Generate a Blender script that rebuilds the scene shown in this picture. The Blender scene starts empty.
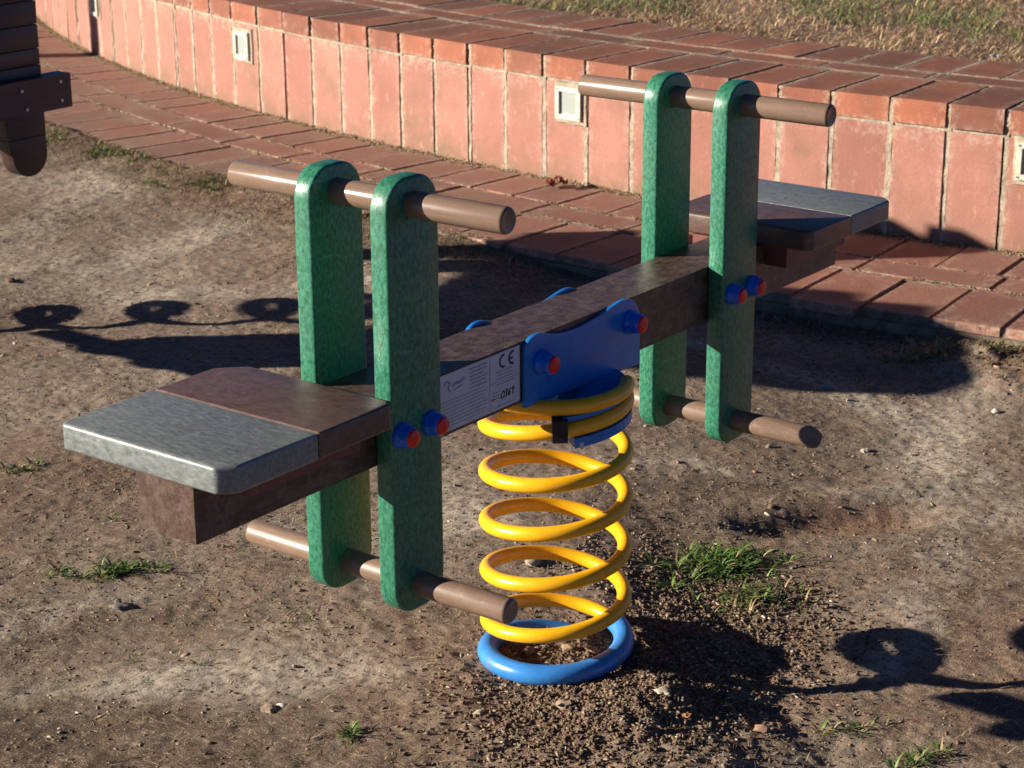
import bpy, bmesh, math, random
import numpy as np
from mathutils import Vector, Matrix
random.seed(7); rng = np.random.default_rng(11)
sc = bpy.context.scene
COL = sc.collection
PI = math.pi

# ------------------------------------------------------------------ helpers
def tag(o, label=None, cat=None, group=None, kind=None):
    if label: o['label'] = label
    if cat: o['category'] = cat
    if group: o['group'] = group
    if kind: o['kind'] = kind
    return o

def empty(name, loc=(0, 0, 0), rz=0.0, label=None, cat=None, group=None):
    o = bpy.data.objects.new(name, None)
    o.empty_display_size = 0.1
    COL.objects.link(o)
    o.location = loc; o.rotation_euler = (0, 0, rz)
    return tag(o, label, cat, group)

def link(name, me, mat, parent=None, smooth=35):
    o = bpy.data.objects.new(name, me)
    COL.objects.link(o)
    if mat is not None:
        me.materials.clear(); me.materials.append(mat)
    if smooth is not None:
        me.shade_smooth()
        if smooth < 180:
            me.set_sharp_from_angle(angle=math.radians(smooth))
    if parent is not None: o.parent = parent
    return o

def from_bm(name, bm, mat, parent=None, smooth=35):
    bmesh.ops.recalc_face_normals(bm, faces=bm.faces[:])
    me = bpy.data.meshes.new(name); bm.to_mesh(me); bm.free()
    return link(name, me, mat, parent, smooth)

def bevel_all(bm, off, seg=2, ang=30):
    es = [e for e in bm.edges if len(e.link_faces) == 2 and e.calc_face_angle(0) > math.radians(ang)]
    if es and off > 0:
        bmesh.ops.bevel(bm, geom=es, offset=off, segments=seg, profile=0.6, affect='EDGES', clamp_overlap=True)

def prism_into(bm, pts, to3, a, b):
    """extruded outline: pts 2-D list, to3(p, t) -> 3-D at depth t, from a to b"""
    va = [bm.verts.new(to3(p, a)) for p in pts]; vb = [bm.verts.new(to3(p, b)) for p in pts]
    bm.faces.new(va); bm.faces.new(vb[::-1])
    n = len(pts)
    for i in range(n):
        bm.faces.new((va[i], va[(i+1) % n], vb[(i+1) % n], vb[i]))

def box_bm(x0, x1, y0, y1, z0, z1, bev=0.0, seg=2, bm=None):
    own = bm is None
    if own: bm = bmesh.new()
    vs = [bm.verts.new((x, y, z)) for z in (z0, z1) for (x, y) in ((x0, y0), (x1, y0), (x1, y1), (x0, y1))]
    for f in ((0, 3, 2, 1), (4, 5, 6, 7), (0, 1, 5, 4), (1, 2, 6, 5), (2, 3, 7, 6), (3, 0, 4, 7)):
        bm.faces.new([vs[i] for i in f])
    if own and bev: bevel_all(bm, bev, seg)
    return bm

def cyl_bm(p0, p1, r, n=40, bev=0.0, bm=None, rings=None):
    """cylinder/lathe between two points; rings: list of (t, r)"""
    own = bm is None
    if own: bm = bmesh.new()
    p0 = Vector(p0); p1 = Vector(p1); d = (p1-p0); L = d.length; d.normalize()
    up = Vector((0, 0, 1)) if abs(d.z) < .9 else Vector((1, 0, 0))
    a = d.cross(up).normalized(); b = d.cross(a).normalized()
    if rings is None:
        e = bev
        rings = [(0, r-e), (e*.3, r-e*.3), (e, r), (L-e, r), (L-e*.3, r-e*.3), (L, r-e)] if e else [(0, r), (L, r)]
    prev = None; first = None
    for t, rr in rings:
        ring = [bm.verts.new(p0 + d*t + (a*math.cos(2*PI*i/n)+b*math.sin(2*PI*i/n))*rr) for i in range(n)]
        if prev:
            for i in range(n):
                bm.faces.new((prev[i], prev[(i+1) % n], ring[(i+1) % n], ring[i]))
        else: first = ring
        prev = ring
    bm.faces.new(first); bm.faces.new(prev[::-1])
    return bm

def tube_mesh(name, pts, rad, n=20, caps=True):
    """smooth tube through many points (horizontal-ish helix frame)"""
    pts = [Vector(p) for p in pts]; bm = bmesh.new(); prev = None; first = None
    for i, p in enumerate(pts):
        t = (pts[min(i+1, len(pts)-1)]-pts[max(i-1, 0)]).normalized()
        b = Vector((0, 0, 1)); a = t.cross(b).normalized(); b = a.cross(t).normalized()
        r = rad(i/(len(pts)-1)) if callable(rad) else rad
        ring = [bm.verts.new(p + (a*math.cos(2*PI*k/n)+b*math.sin(2*PI*k/n))*r) for k in range(n)]
        if prev:
            for k in range(n): bm.faces.new((prev[k], prev[(k+1) % n], ring[(k+1) % n], ring[k]))
        else: first = ring
        prev = ring
    if caps: bm.faces.new(first); bm.faces.new(prev[::-1])
    return bm

# ------------------------------------------------------------------ numpy noise
def _hash(ix, iy, seed):
    h = (ix.astype(np.int64)*374761393 + iy.astype(np.int64)*668265263 + seed*1442695041) & 0xffffffff
    h = ((h ^ (h >> 13))*1274126177) & 0xffffffff
    h = h ^ (h >> 16)
    return (h & 0xffff)/65535.0
def vn(x, y, s, seed=0):
    x = np.asarray(x, float)/s + 1000; y = np.asarray(y, float)/s + 1000
    ix = np.floor(x); iy = np.floor(y); fx = x-ix; fy = y-iy
    fx = fx*fx*(3-2*fx); fy = fy*fy*(3-2*fy)
    a = _hash(ix, iy, seed); b = _hash(ix+1, iy, seed); c = _hash(ix, iy+1, seed); d = _hash(ix+1, iy+1, seed)
    return (a*(1-fx)+b*fx)*(1-fy)+(c*(1-fx)+d*fx)*fy*1.0 - 0.5
def fbm(x, y, s, o=3, seed=0):
    v = 0; a = 1; t = 0
    for k in range(o):
        v = v + a*vn(x*.8+y*.6, -x*.6+y*.8, s/(2.03**k), seed+k*17); t += a; a *= .55
        x, y = x*.96-y*.28, x*.28+y*.96
    return v/t*2

# ------------------------------------------------------------------ materials
def new_mat(name):
    m = bpy.data.materials.new(name); m.use_nodes = True
    nt = m.node_tree; nt.nodes.clear()
    out = nt.nodes.new('ShaderNodeOutputMaterial'); b = nt.nodes.new('ShaderNodeBsdfPrincipled')
    nt.links.new(b.outputs[0], out.inputs[0])
    return m, nt, b
def nd(nt, t, **kw):
    n = nt.nodes.new(t)
    for k, v in kw.items():
        if k.startswith('i_'):
            n.inputs[k[2:].replace('_', ' ')].default_value = v
        else: setattr(n, k, v)
    return n
def mixc(nt, fac, a, b, mode='MIX'):
    n = nt.nodes.new('ShaderNodeMix'); n.data_type = 'RGBA'; n.blend_type = mode
    n.clamp_result = False
    for s, v in ((0, fac), (6, a), (7, b)):
        if hasattr(v, 'is_output') or isinstance(v, bpy.types.NodeSocket): nt.links.new(v, n.inputs[s])
        elif s == 0: n.inputs[0].default_value = v
        else: n.inputs[s].default_value = (*v[:3], 1)
    return n.outputs[2]
def ramp(nt, fac, stops, interp='LINEAR'):
    n = nt.nodes.new('ShaderNodeValToRGB'); cr = n.color_ramp; cr.interpolation = interp
    while len(cr.elements) < len(stops): cr.elements.new(.5)
    for e, (p, c) in zip(cr.elements, stops):
        e.position = p; e.color = (*c, 1) if len(c) == 3 else c
    nt.links.new(fac, n.inputs[0]); return n.outputs[0]
def G(v): return (v, v, v)
def noise(nt, scale, detail=4, rough=.6, vec=None, dist=0.0, obj=True, stretch=None):
    n = nt.nodes.new('ShaderNodeTexNoise'); n.inputs['Scale'].default_value = scale
    n.inputs['Detail'].default_value = detail; n.inputs['Roughness'].default_value = rough
    n.inputs['Distortion'].default_value = dist
    if vec is None:
        tc = nt.nodes.new('ShaderNodeTexCoord'); vec = tc.outputs['Object']
    if stretch:
        mp = nt.nodes.new('ShaderNodeMapping'); mp.inputs['Scale'].default_value = stretch
        nt.links.new(vec, mp.inputs['Vector']); vec = mp.outputs[0]
    nt.links.new(vec, n.inputs['Vector'])
    return n.outputs['Fac']
def bump(nt, b, h, strength=.4, dist=.002, prev=None):
    n = nt.nodes.new('ShaderNodeBump'); n.inputs['Strength'].default_value = strength
    n.inputs['Distance'].default_value = dist; nt.links.new(h, n.inputs['Height'])
    if prev is not None: nt.links.new(prev, n.inputs['Normal'])
    nt.links.new(n.outputs[0], b.inputs['Normal']); return n.outputs[0]
def attr(nt, name):
    n = nt.nodes.new('ShaderNodeAttribute'); n.attribute_name = name; return n
def plastic(name, c1, c2, rough=.45, grain=260, gs=.5, bstr=.25, bdist=.0006, stretch=None, spec=.5, dirt=None, dirt_c=(.2, .15, .1), mix=(.35, .65)):
    m, nt, b = new_mat(name)
    n1 = noise(nt, grain, 3, .7, stretch=stretch)
    c = mixc(nt, ramp(nt, n1, [(mix[0], G(0)), (mix[1], G(1))]), c1, c2)
    big = noise(nt, 9, 4, .6)
    c = mixc(nt, ramp(nt, big, [(.3, G(.0)), (.8, G(gs))]), c, tuple(x*.6 for x in c1))
    if dirt:
        d = noise(nt, 34, 6, .75, dist=.4)
        c = mixc(nt, ramp(nt, d, [(dirt, G(0)), (dirt+.12, G(.7))]), c, dirt_c)
    ge = nt.nodes.new('ShaderNodeNewGeometry'); wn = noise(nt, 60, 5, .8)
    mw = nd(nt, 'ShaderNodeMath', operation='MULTIPLY'); nt.links.new(ramp(nt, ge.outputs['Pointiness'], [(.53, G(0)), (.60, G(1))]), mw.inputs[0])
    nt.links.new(ramp(nt, wn, [(.45, G(0)), (.62, G(.45 if dirt else 0))]), mw.inputs[1])
    c = mixc(nt, mw.outputs[0], c, tuple(min(.7, x*1.5+.07) for x in c2))
    sc_ = noise(nt, 30, 3, .6, stretch=(.6, 9, 9))
    c = mixc(nt, ramp(nt, sc_, [(.66, G(0)), (.69, G(.35 if dirt else 0))]), c, tuple(min(.7, x*1.4+.05) for x in c2))
    nt.links.new(c, b.inputs['Base Color'])
    r = ramp(nt, big, [(.3, G(rough-.08)), (.7, G(rough+.1))]); nt.links.new(r, b.inputs['Roughness'])
    b.inputs['Specular IOR Level'].default_value = spec
    bump(nt, b, n1, bstr, bdist)
    return m

M = {}
M['green'] = plastic('recycled green plastic', (.008, .100, .052), (.055, .255, .155), .36, 230, .45, .5, .0008, stretch=(1, 1, .6), dirt=.66, dirt_c=(.10, .22, .14))
M['beam'] = plastic('recycled brown plastic', (.042, .022, .016), (.082, .046, .033), .40, 90, .3, .35, .0008, stretch=(.3, 2.2, 2.2), dirt=.72, dirt_c=(.15, .095, .07))
M['redbrown'] = plastic('red brown plastic', (.13, .04, .03), (.19, .06, .045), .5, 120, .3, .3, .0008)
M['seat_brown'] = plastic('seat board brown', (.080, .043, .034), (.135, .079, .064), .40, 130, .35, .35, .0008, stretch=(1, .6, 1), dirt=.62, dirt_c=(.18, .12, .10))
M['seat_grey'] = plastic('weathered grey board', (.095, .108, .108), (.26, .28, .275), .40, 190, .35, .4, .0007, stretch=(1.6, .45, 1), dirt=.68, dirt_c=(.3, .3, .28), mix=(.3, .72))
M['tube'] = plastic('brown handle tube', (.185, .120, .085), (.22, .146, .104), .25, 60, .25, .08, .0004, stretch=(3, .3, 3), dirt=.66, dirt_c=(.3, .22, .17))
M['foot'] = plastic('brown footrest tube', (.185, .118, .080), (.235, .158, .112), .40, 60, .25, .15, .0005, stretch=(3, .3, 3), dirt=.58, dirt_c=(.32, .25, .19))
M['blue'] = plastic('blue coated steel', (.004, .135, .47), (.008, .165, .54), .36, 80, .2, .05, .0003, dirt=.72, dirt_c=(.12, .2, .34))
M['bluering'] = plastic('pale blue ring coat', (.03, .20, .56), (.045, .235, .62), .33, 60, .15, .06, .0004, dirt=.55, dirt_c=(.17, .13, .10))
M['yellow'] = plastic('yellow spring coat', (.84, .40, .008), (.90, .46, .012), .27, 50, .05, .04, .0003, dirt=.69, dirt_c=(.30, .17, .04))
M['cap_blue'] = plastic('blue nut cap', (.004, .12, .68), (.006, .15, .78), .30, 40, .1, .02, .0003)
M['cap_red'] = plastic('red plug', (.62, .008, .006), (.7, .012, .008), .40, 40, .1, .02, .0003)
M['black'] = plastic('black rubber', (.005, .005, .005), (.008, .008, .008), .6, 90, .1, .2, .0004)
M['steel'] = plastic('zinc steel', (.45, .46, .47), (.6, .6, .6), .35, 90, .1, .1, .0003); M['steel'].node_tree.nodes['Principled BSDF'].inputs['Metallic'].default_value = .8
M['sticker'] = plastic('printed label film', (.50, .53, .60), (.56, .59, .66), .35, 50, .12, .02, .0002)
M['ink'] = plastic('dark print', (.03, .03, .06), (.04, .04, .07), .5, 50, .1, .02, .0002)
M['inkblue'] = plastic('faint blue print', (.20, .23, .36), (.24, .27, .40), .5, 50, .1, .02, .0002)
M['inkpale'] = plastic('faint grey print', (.13, .16, .20), (.18, .21, .25), .5, 50, .1, .02, .0002)
M['inkgreen'] = plastic('faint green print', (.22, .34, .24), (.27, .38, .27), .5, 50, .1, .02, .0002)
M['inkred'] = plastic('faint red print', (.50, .20, .18), (.5, .24, .2), .5, 50, .1, .02, .0002)
M['dwood'] = plastic('dark plank plastic', (.030, .016, .013), (.052, .027, .022), .45, 60, .3, .4, .001, stretch=(.25, 1, 3))
M['dwood2'] = plastic('dark red plank plastic', (.050, .024, .022), (.075, .036, .032), .42, 60, .3, .4, .001, stretch=(.25, 1, 3))
M['lens_frame'] = plastic('cream light frame', (.52, .49, .37), (.60, .56, .43), .45, 60, .2, .1, .0004, dirt=.62, dirt_c=(.38, .32, .22))
m, nt, b = new_mat('milky lens glass')
b.inputs['Base Color'].default_value = (.34, .38, .35, 1); b.inputs['Roughness'].default_value = .12
b.inputs['Coat Weight'].default_value = .5; bump(nt, b, noise(nt, 90, 2, .5), .15, .001); M['lens'] = m

def masonry(name, base, dark, light, scale=9, grime=None, bstr=.5, streak=None, topdark=0.0, rough=.8, speck=.62, edge_amt=.6):
    """terracotta with a per-brick tint (attribute 'tint'), pores, streaks and stains"""
    m, nt, b = new_mat(name)
    t = attr(nt, 'tint'); 
    c = mixc(nt, t.outputs['Fac'], base, dark)
    n1 = noise(nt, scale, 6, .65, dist=.3)
    c = mixc(nt, ramp(nt, n1, [(.35, G(0)), (.75, G(.75))]), c, dark)
    n2 = noise(nt, scale*2.6, 6, .7, dist=.6)
    c = mixc(nt, ramp(nt, n2, [(speck, G(0)), (speck+.16, G(.65))]), c, light)
    n3 = noise(nt, 160, 3, .7, stretch=streak or (1, 1, 3))
    c = mixc(nt, ramp(nt, n3, [(.3, G(.35)), (.7, G(0))]), c, tuple(x*.55 for x in dark))
    g = attr(nt, 'grime')
    gn = noise(nt, 24, 6, .75)
    mm = nd(nt, 'ShaderNodeMath', operation='MULTIPLY'); nt.links.new(g.outputs['Fac'], mm.inputs[0])
    nt.links.new(ramp(nt, gn, [(.3, G(.15)), (.62, G(1.0))]), mm.inputs[1])
    c = mixc(nt, mm.outputs[0], c, grime or (.17, .12, .07))
    ea = attr(nt, 'edge'); en = noise(nt, 55, 6, .75, dist=.4)
    m3 = nd(nt, 'ShaderNodeMath', operation='MULTIPLY'); nt.links.new(ea.outputs['Fac'], m3.inputs[0])
    nt.links.new(ramp(nt, en, [(.46, G(0)), (.66, G(edge_amt))]), m3.inputs[1])
    c = mixc(nt, m3.outputs[0], c, (.58, .48, .38))
    n5 = noise(nt, 38, 8, .8, stretch=(1, 1, .45))
    c = mixc(nt, ramp(nt, n5, [(.58, G(0)), (.72, G(.55))]), c, tuple(min(.75, x*1.35+.08) for x in base))
    n6 = noise(nt, 210, 2, .6)
    c = mixc(nt, ramp(nt, n6, [(.70, G(0)), (.76, G(.8))]), c, (.10, .05, .04))
    nt.links.new(c, b.inputs['Base Color']); b.inputs['Roughness'].default_value = rough
    b.inputs['Specular IOR Level'].default_value = .3
    bump_prev = bump(nt, b, n5, .35, .003)
    p = bump(nt, b, n3, bstr, .0012, bump_prev); bump(nt, b, n2, .35, .003, p)
    return m
M['block'] = masonry('terracotta wall block', (.455, .215, .168), (.30, .125, .095), (.56, .36, .30), 6, bstr=.45)
M['coping'] = masonry('terracotta coping', (.44, .155, .085), (.20, .078, .052), (.46, .25, .17), 8, (.12, .075, .05), .5)
M['paver'] = masonry('terracotta paver', (.38, .155, .105), (.24, .105, .08), (.42, .25, .19), 7, (.25, .185, .135), .5)
m, nt, b = new_mat('lime mortar')
n1 = noise(nt, 45, 6, .75, dist=.5); n2 = noise(nt, 260, 3, .7)
c = mixc(nt, ramp(nt, n1, [(.32, G(0)), (.6, G(1))]), (.22, .17, .12), (.46, .395, .30))
c = mixc(nt, ramp(nt, n2, [(.25, G(.7)), (.45, G(0))]), c, (.16, .11, .07))
nt.links.new(c, b.inputs['Base Color']); b.inputs['Roughness'].default_value = .95
bump(nt, b, n2, .8, .003, bump(nt, b, n1, .6, .004)); M['mortar'] = m

m, nt, b = new_mat('rough bedding mortar and dirt')
n1 = noise(nt, 30, 6, .75, dist=.5); n2 = noise(nt, 200, 3, .7)
c = mixc(nt, ramp(nt, n1, [(.32, G(0)), (.62, G(1))]), (.12, .085, .058), (.27, .215, .16))
c = mixc(nt, ramp(nt, n2, [(.25, G(.8)), (.48, G(0))]), c, (.10, .07, .05))
nt.links.new(c, b.inputs['Base Color']); b.inputs['Roughness'].default_value = .95
bump(nt, b, n2, .9, .004, bump(nt, b, n1, .8, .008)); M['bed'] = m
# soil: attributes pale / moist / clay painted as ground patches, broken by noise
m, nt, b = new_mat('dry trampled soil')
at = attr(nt, 'soil'); sep = nd(nt, 'ShaderNodeSeparateColor'); nt.links.new(at.outputs['Color'], sep.inputs[0])
pal, moi, clay = sep.outputs[0], sep.outputs[1], sep.outputs[2]
na = noise(nt, 11, 8, .75, dist=.6); nb = noise(nt, 60, 7, .8, dist=.3); nc = noise(nt, 380, 3, .75); nf = noise(nt, 26, 6, .8, dist=1.2)
fib1 = noise(nt, 150, 4, .8, stretch=(1, .28, 1), dist=.6); fib2 = noise(nt, 150, 4, .8, stretch=(.3, 1, 1), dist=.8)
c = mixc(nt, ramp(nt, na, [(.36, G(0)), (.64, G(1))]), (.145, .098, .068), (.275, .215, .160))
c = mixc(nt, ramp(nt, nf, [(.50, G(0)), (.64, G(.8))]), c, (.225, .125, .082))
c = mixc(nt, ramp(nt, nf, [(.32, G(.8)), (.45, G(0))]), c, (.285, .255, .22))
def fmul(a, bb, lo, hi):
    mm = nd(nt, 'ShaderNodeMath', operation='MULTIPLY'); nt.links.new(a, mm.inputs[0])
    nt.links.new(ramp(nt, bb, [(lo, G(.2)), (hi, G(1))]), mm.inputs[1]); return mm.outputs[0]
c = mixc(nt, fmul(pal, nb, .40, .56), c, (.56, .49, .40))
c = mixc(nt, fmul(moi, na, .35, .55), c, (.095, .062, .042))
c = mixc(nt, fmul(clay, nb, .3, .6), c, (.24, .115, .070))
c = mixc(nt, ramp(nt, nb, [(.36, G(.75)), (.47, G(0))]), c, (.085, .055, .038))
c = mixc(nt, ramp(nt, nb, [(.56, G(0)), (.66, G(.7))]), c, (.48, .38, .27))
c = mixc(nt, ramp(nt, fib1, [(.54, G(0)), (.66, G(.65))]), c, (.46, .36, .26))
c = mixc(nt, ramp(nt, fib2, [(.32, G(.65)), (.44, G(0))]), c, (.075, .05, .036))
c = mixc(nt, ramp(nt, nc, [(.56, G(0)), (.70, G(.8))]), c, (.55, .45, .35))
c = mixc(nt, ramp(nt, nc, [(.28, G(.7)), (.42, G(0))]), c, (.06, .04, .03))
nt.links.new(c, b.inputs['Base Color']); b.inputs['Roughness'].default_value = .95
b.inputs['Specular IOR Level'].default_value = .2
p = bump(nt, b, nc, .6, .002); p = bump(nt, b, fib2, .6, .002, p); bump(nt, b, nb, .45, .004, p)
M['soil'] = m
def vcol_mat(name, rough=.85, spec=.3, trans=0.0, var=.35):
    m, nt, b = new_mat(name)
    a = attr(nt, 'col'); n = noise(nt, 220, 3, .6)
    c = mixc(nt, ramp(nt, n, [(.3, G(var)), (.7, G(0))]), a.outputs['Color'], (.05, .035, .02))
    nt.links.new(c, b.inputs['Base Color']); b.inputs['Roughness'].default_value = rough
    b.inputs['Specular IOR Level'].default_value = spec
    if trans:
        b.inputs['Subsurface Weight'].default_value = 0
    return m
M['crumb'] = vcol_mat('soil crumbs and stones', .9); M['blade'] = vcol_mat('grass blade', .55, .35, var=.15)
M['chip'] = vcol_mat('debris', .85)

# ------------------------------------------------------------------ layout constants (metres)
CX, CY = 9.371, 0.956
RW = 7.214; RP = 7.79; ZP = .030; ZT = .345
def pol(R, a, z=0.0): return Vector((CX - R*math.cos(a), CY + R*math.sin(a), z))
A0, A1 = -0.62, 1.12
PITCH = .01895; PH = -.0635

def gz(x, y, fine=True):
    x = np.asarray(x, float); y = np.asarray(y, float)
    R = np.hypot(x-CX, y-CY)
    z = .010*fbm(x, y, .9, 2, 3) + .004*fbm(x, y, .25, 2, 5)
    # mound of loose soil round the spring foot
    d = np.hypot(x, y)
    z = z*np.clip(d/.35, 0, 1) + .004*np.exp(-(d/.16)**2)
    z = z + .012*np.exp(-(((x+.02)/.12)**2+((y+.16)/.07)**2))*(1+.5*fbm(x, y, .05, 2, 9))
    z = z + .012*np.exp(-(((x-.17)/.06)**2+((y+.10)/.10)**2))
    z = z - .026*np.clip((x*.75-y*.66-.10)/.16, 0, 1)*np.exp(-np.clip((y+.02)/.25, 0, 9)**2) 
    # scraped hollow right of the spring
    u = (x-.71)*.75+(y+.045)*-.66; v = (x-.71)*.66+(y+.045)*.75
    e = (u/.16)**2+(v/.05)**2
    z = z - .026*np.exp(-e**2) + .009*np.exp(-((u/.18)**2+((v-.085)/.035)**2))
    z = z - .010*np.exp(-(((x+.02)/.5)**2+((y-1.75)/.06)**2))
    # low bank against the path edge, flush on the left, broken down on the right
    ed = R-RP
    flush = np.clip((y-1.05)/.5, 0, 1); rise = np.exp(-(((x-1.585)/.13)**2+((y+.0)/.19)**2))*(1+.5*fbm(x, y, .07, 2, 91))
    z = z + ((.031+.014*fbm(x, y, .13, 3, 55))*flush)*np.exp(-np.clip(ed, 0, 9)/.22) - .012*(1-flush)*np.exp(-np.clip(ed, 0, 9)/.4)
    z = z + .055*rise
    lim = np.where(flush > .3, .034-.10*np.clip((-.012+.02*fbm(x, y, .1, 2, 57)-ed)/.05, 0, 1), .020+.012*np.clip(rise*2, 0, 1)-.09*np.clip((.0-ed)/.05, 0, 1))
    z = np.where(ed < .03, np.minimum(z, lim), z)
    if fine:
        rough = 1.0 + 1.9*np.exp(-((x-0)**2+(y+.15)**2)/.06) + .9*rise
        k = np.where(R > RP-.03, 1, 0)
        z = z + k*rough*(.0026*fbm(x, y, .07, 3, 21) + .0014*fbm(x, y, .018, 2, 31) + .0012*vn(x, y, .0075, 41))
    return z

# ------------------------------------------------------------------ ground sheet
def axis(a, b, s, far):
    core = list(np.arange(a, b+s/2, s)); lo = []; d = s; v = a
    while v > -far: d *= 1.18; v -= d; lo.append(v)
    hi = []; d = s; v = b
    while v < far: d *= 1.18; v += d; hi.append(v)
    return np.array(lo[::-1]+core+hi)
xs = axis(-.95, 2.0, .0045, 220); ys = axis(-.85, 2.95, .0052, 220)
X, Y = np.meshgrid(xs, ys); Z = gz(X, Y)
Z = np.where((X < -1.5) | (X > 12) | (Y < -1.5) | (Y > 9), gz(X, Y, False), Z)
nx, ny = len(xs), len(ys)
def grid_mesh(name, X, Y, Z):
    ny, nx = X.shape
    me = bpy.data.meshes.new(name)
    co = np.stack([X.ravel(), Y.ravel(), Z.ravel()], 1).astype(np.float32)
    i = np.arange((ny-1)*(nx-1)); r = i//(nx-1); c = i % (nx-1); v = r*nx+c
    q = np.stack([v, v+1, v+nx+1, v+nx], 1).astype(np.int32)
    me.vertices.add(len(co)); me.vertices.foreach_set('co', co.ravel())
    me.loops.add(q.size); me.loops.foreach_set('vertex_index', q.ravel())
    me.polygons.add(len(q)); me.polygons.foreach_set('loop_start', np.arange(0, q.size, 4, dtype=np.int32))
    me.polygons.foreach_set('loop_total', np.full(len(q), 4, np.int32)); me.update(calc_edges=True); me.validate()
    return me
gm = grid_mesh('ground', X, Y, Z)
def soil_fields(x, y):
    def bl(cx, cy, rx, ry, a=0, p=1):
        c, s = math.cos(a), math.sin(a); u = (x-cx)*c+(y-cy)*s; v = -(x-cx)*s+(y-cy)*c
        return np.exp(-((u/rx)**2+(v/ry)**2)**p)
    w = fbm(x, y, .35, 4, 61); w2 = fbm(x, y, .12, 3, 71)
    def streak(pts, wd):
        wx = x+.05*fbm(x, y, .12, 3, 87); wy = y+.05*fbm(x, y, .12, 3, 88); dm = np.full(x.shape, 9.)
        for (ax, ay), (bx, by) in zip(pts[:-1], pts[1:]):
            t = np.clip(((wx-ax)*(bx-ax)+(wy-ay)*(by-ay))/((bx-ax)**2+(by-ay)**2), 0, 1)
            dm = np.minimum(dm, np.hypot(wx-ax-t*(bx-ax), wy-ay-t*(by-ay)))
        return np.exp(-(dm/wd)**2)
    pale = 1.0*streak([(1.32, .62), (1.25, .36), (1.22, .12), (1.10, -.03), (.93, -.14), (.60, -.27), (.42, -.30), (.25, -.36)], .036)
    pale = pale + .8*streak([(.62, .42), (.76, .22), (.80, .03), (.86, -.12)], .03) + .6*streak([(1.0, -.05), (.9, -.25), (.8, -.4)], .04)
    pale = pale + .9*streak([(-.62, .55), (-.45, .46), (-.30, .27), (-.18, .17)], .045) + .7*streak([(-.42, .70), (-.30, .66), (-.2, .60)], .035) + .6*streak([(.1, .55), (.2, .40), (.35, .38)], .05)
    pale = pale + .7*streak([(1.75, 2.75), (1.35, 2.45), (1.1, 2.35)], .10) + .7*streak([(1.6, 2.05), (1.25, 1.95), (1.0, 2.0)], .07) + .6*streak([(1.45, 1.35), (1.1, 1.5), (.85, 1.75)], .06)
    pale = pale + .30*np.clip(w*2.0, 0, 1) + .75*bl(.75, 2.15, .55, .35, -.7) + .55*bl(1.0, 1.1, .2, .12, -.8)
    pale = pale + .8*bl(1.08, -.02, .45, .07, .25) + .8*bl(.95, -.22, .07, .25, -.6) + .5*bl(1.5, .3, .3, .06, -1.2)
    pale = pale + .5*bl(-.42, .62, .12, .08) + .45*bl(-.25, .3, .14, .05, -.6) + .5*bl(.30, .45, .3, .07, .6) + .45*bl(.55, -.33, .16, .09, -.6)
    edb = np.hypot(x-CX, y-CY)-RP
    moist = .7*bl(1.02, .20, .16, .08, .9) + .7*bl(.72, .14, .28, .05, -.75) + .6*bl(.98, -.28, .10, .16, .3) + .5*bl(.9, .42, .2, .1, -.7) + .6*np.exp(-((edb-.08)/.09)**2)*(y > .6) + .6*np.exp(-((edb-.05)/.08)**2)*(y < .6) + .85*np.clip(-w*2.2, 0, 1) + .8*bl(.04, -.12, .20, .11, -.2, 2)*(.75+w2) + .55*bl(.70, .05, .22, .1, -.7)
    moist = moist + .5*bl(-.15, .95, .35, .16, -.5) + .4*bl(1.3, .38, .3, .14, -1.1) + .55*bl(-.4, .25, .2, .12, -.6)+.5*bl(.42, .02, .14, .16)
    clay = .25*np.clip(fbm(x, y, .6, 3, 81)*2, 0, 1) + .8*bl(.75, -.05, .1, .04, -.7) + .35*np.clip(w2*1.4, 0, 1)*np.clip(w+.2, 0, 1) + .7*bl(1.55, .02, .12, .1) + .5*bl(1.65, 2.2, .5, .15, 1.3) + .5*bl(.5, -.5, .12, .1)
    return np.clip(pale*(1+.6*w2), 0, 1), np.clip(moist*(1+.5*w2), 0, 1), np.clip(clay, 0, 1)
pf = soil_fields(X.ravel(), Y.ravel())
at = gm.color_attributes.new('soil', 'FLOAT_COLOR', 'POINT')
at.data.foreach_set('color', np.stack([*pf, np.ones_like(pf[0])], 1).astype(np.float32).ravel())
ground = link('ground', gm, M['soil'], smooth=180); tag(ground, kind='structure')

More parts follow.
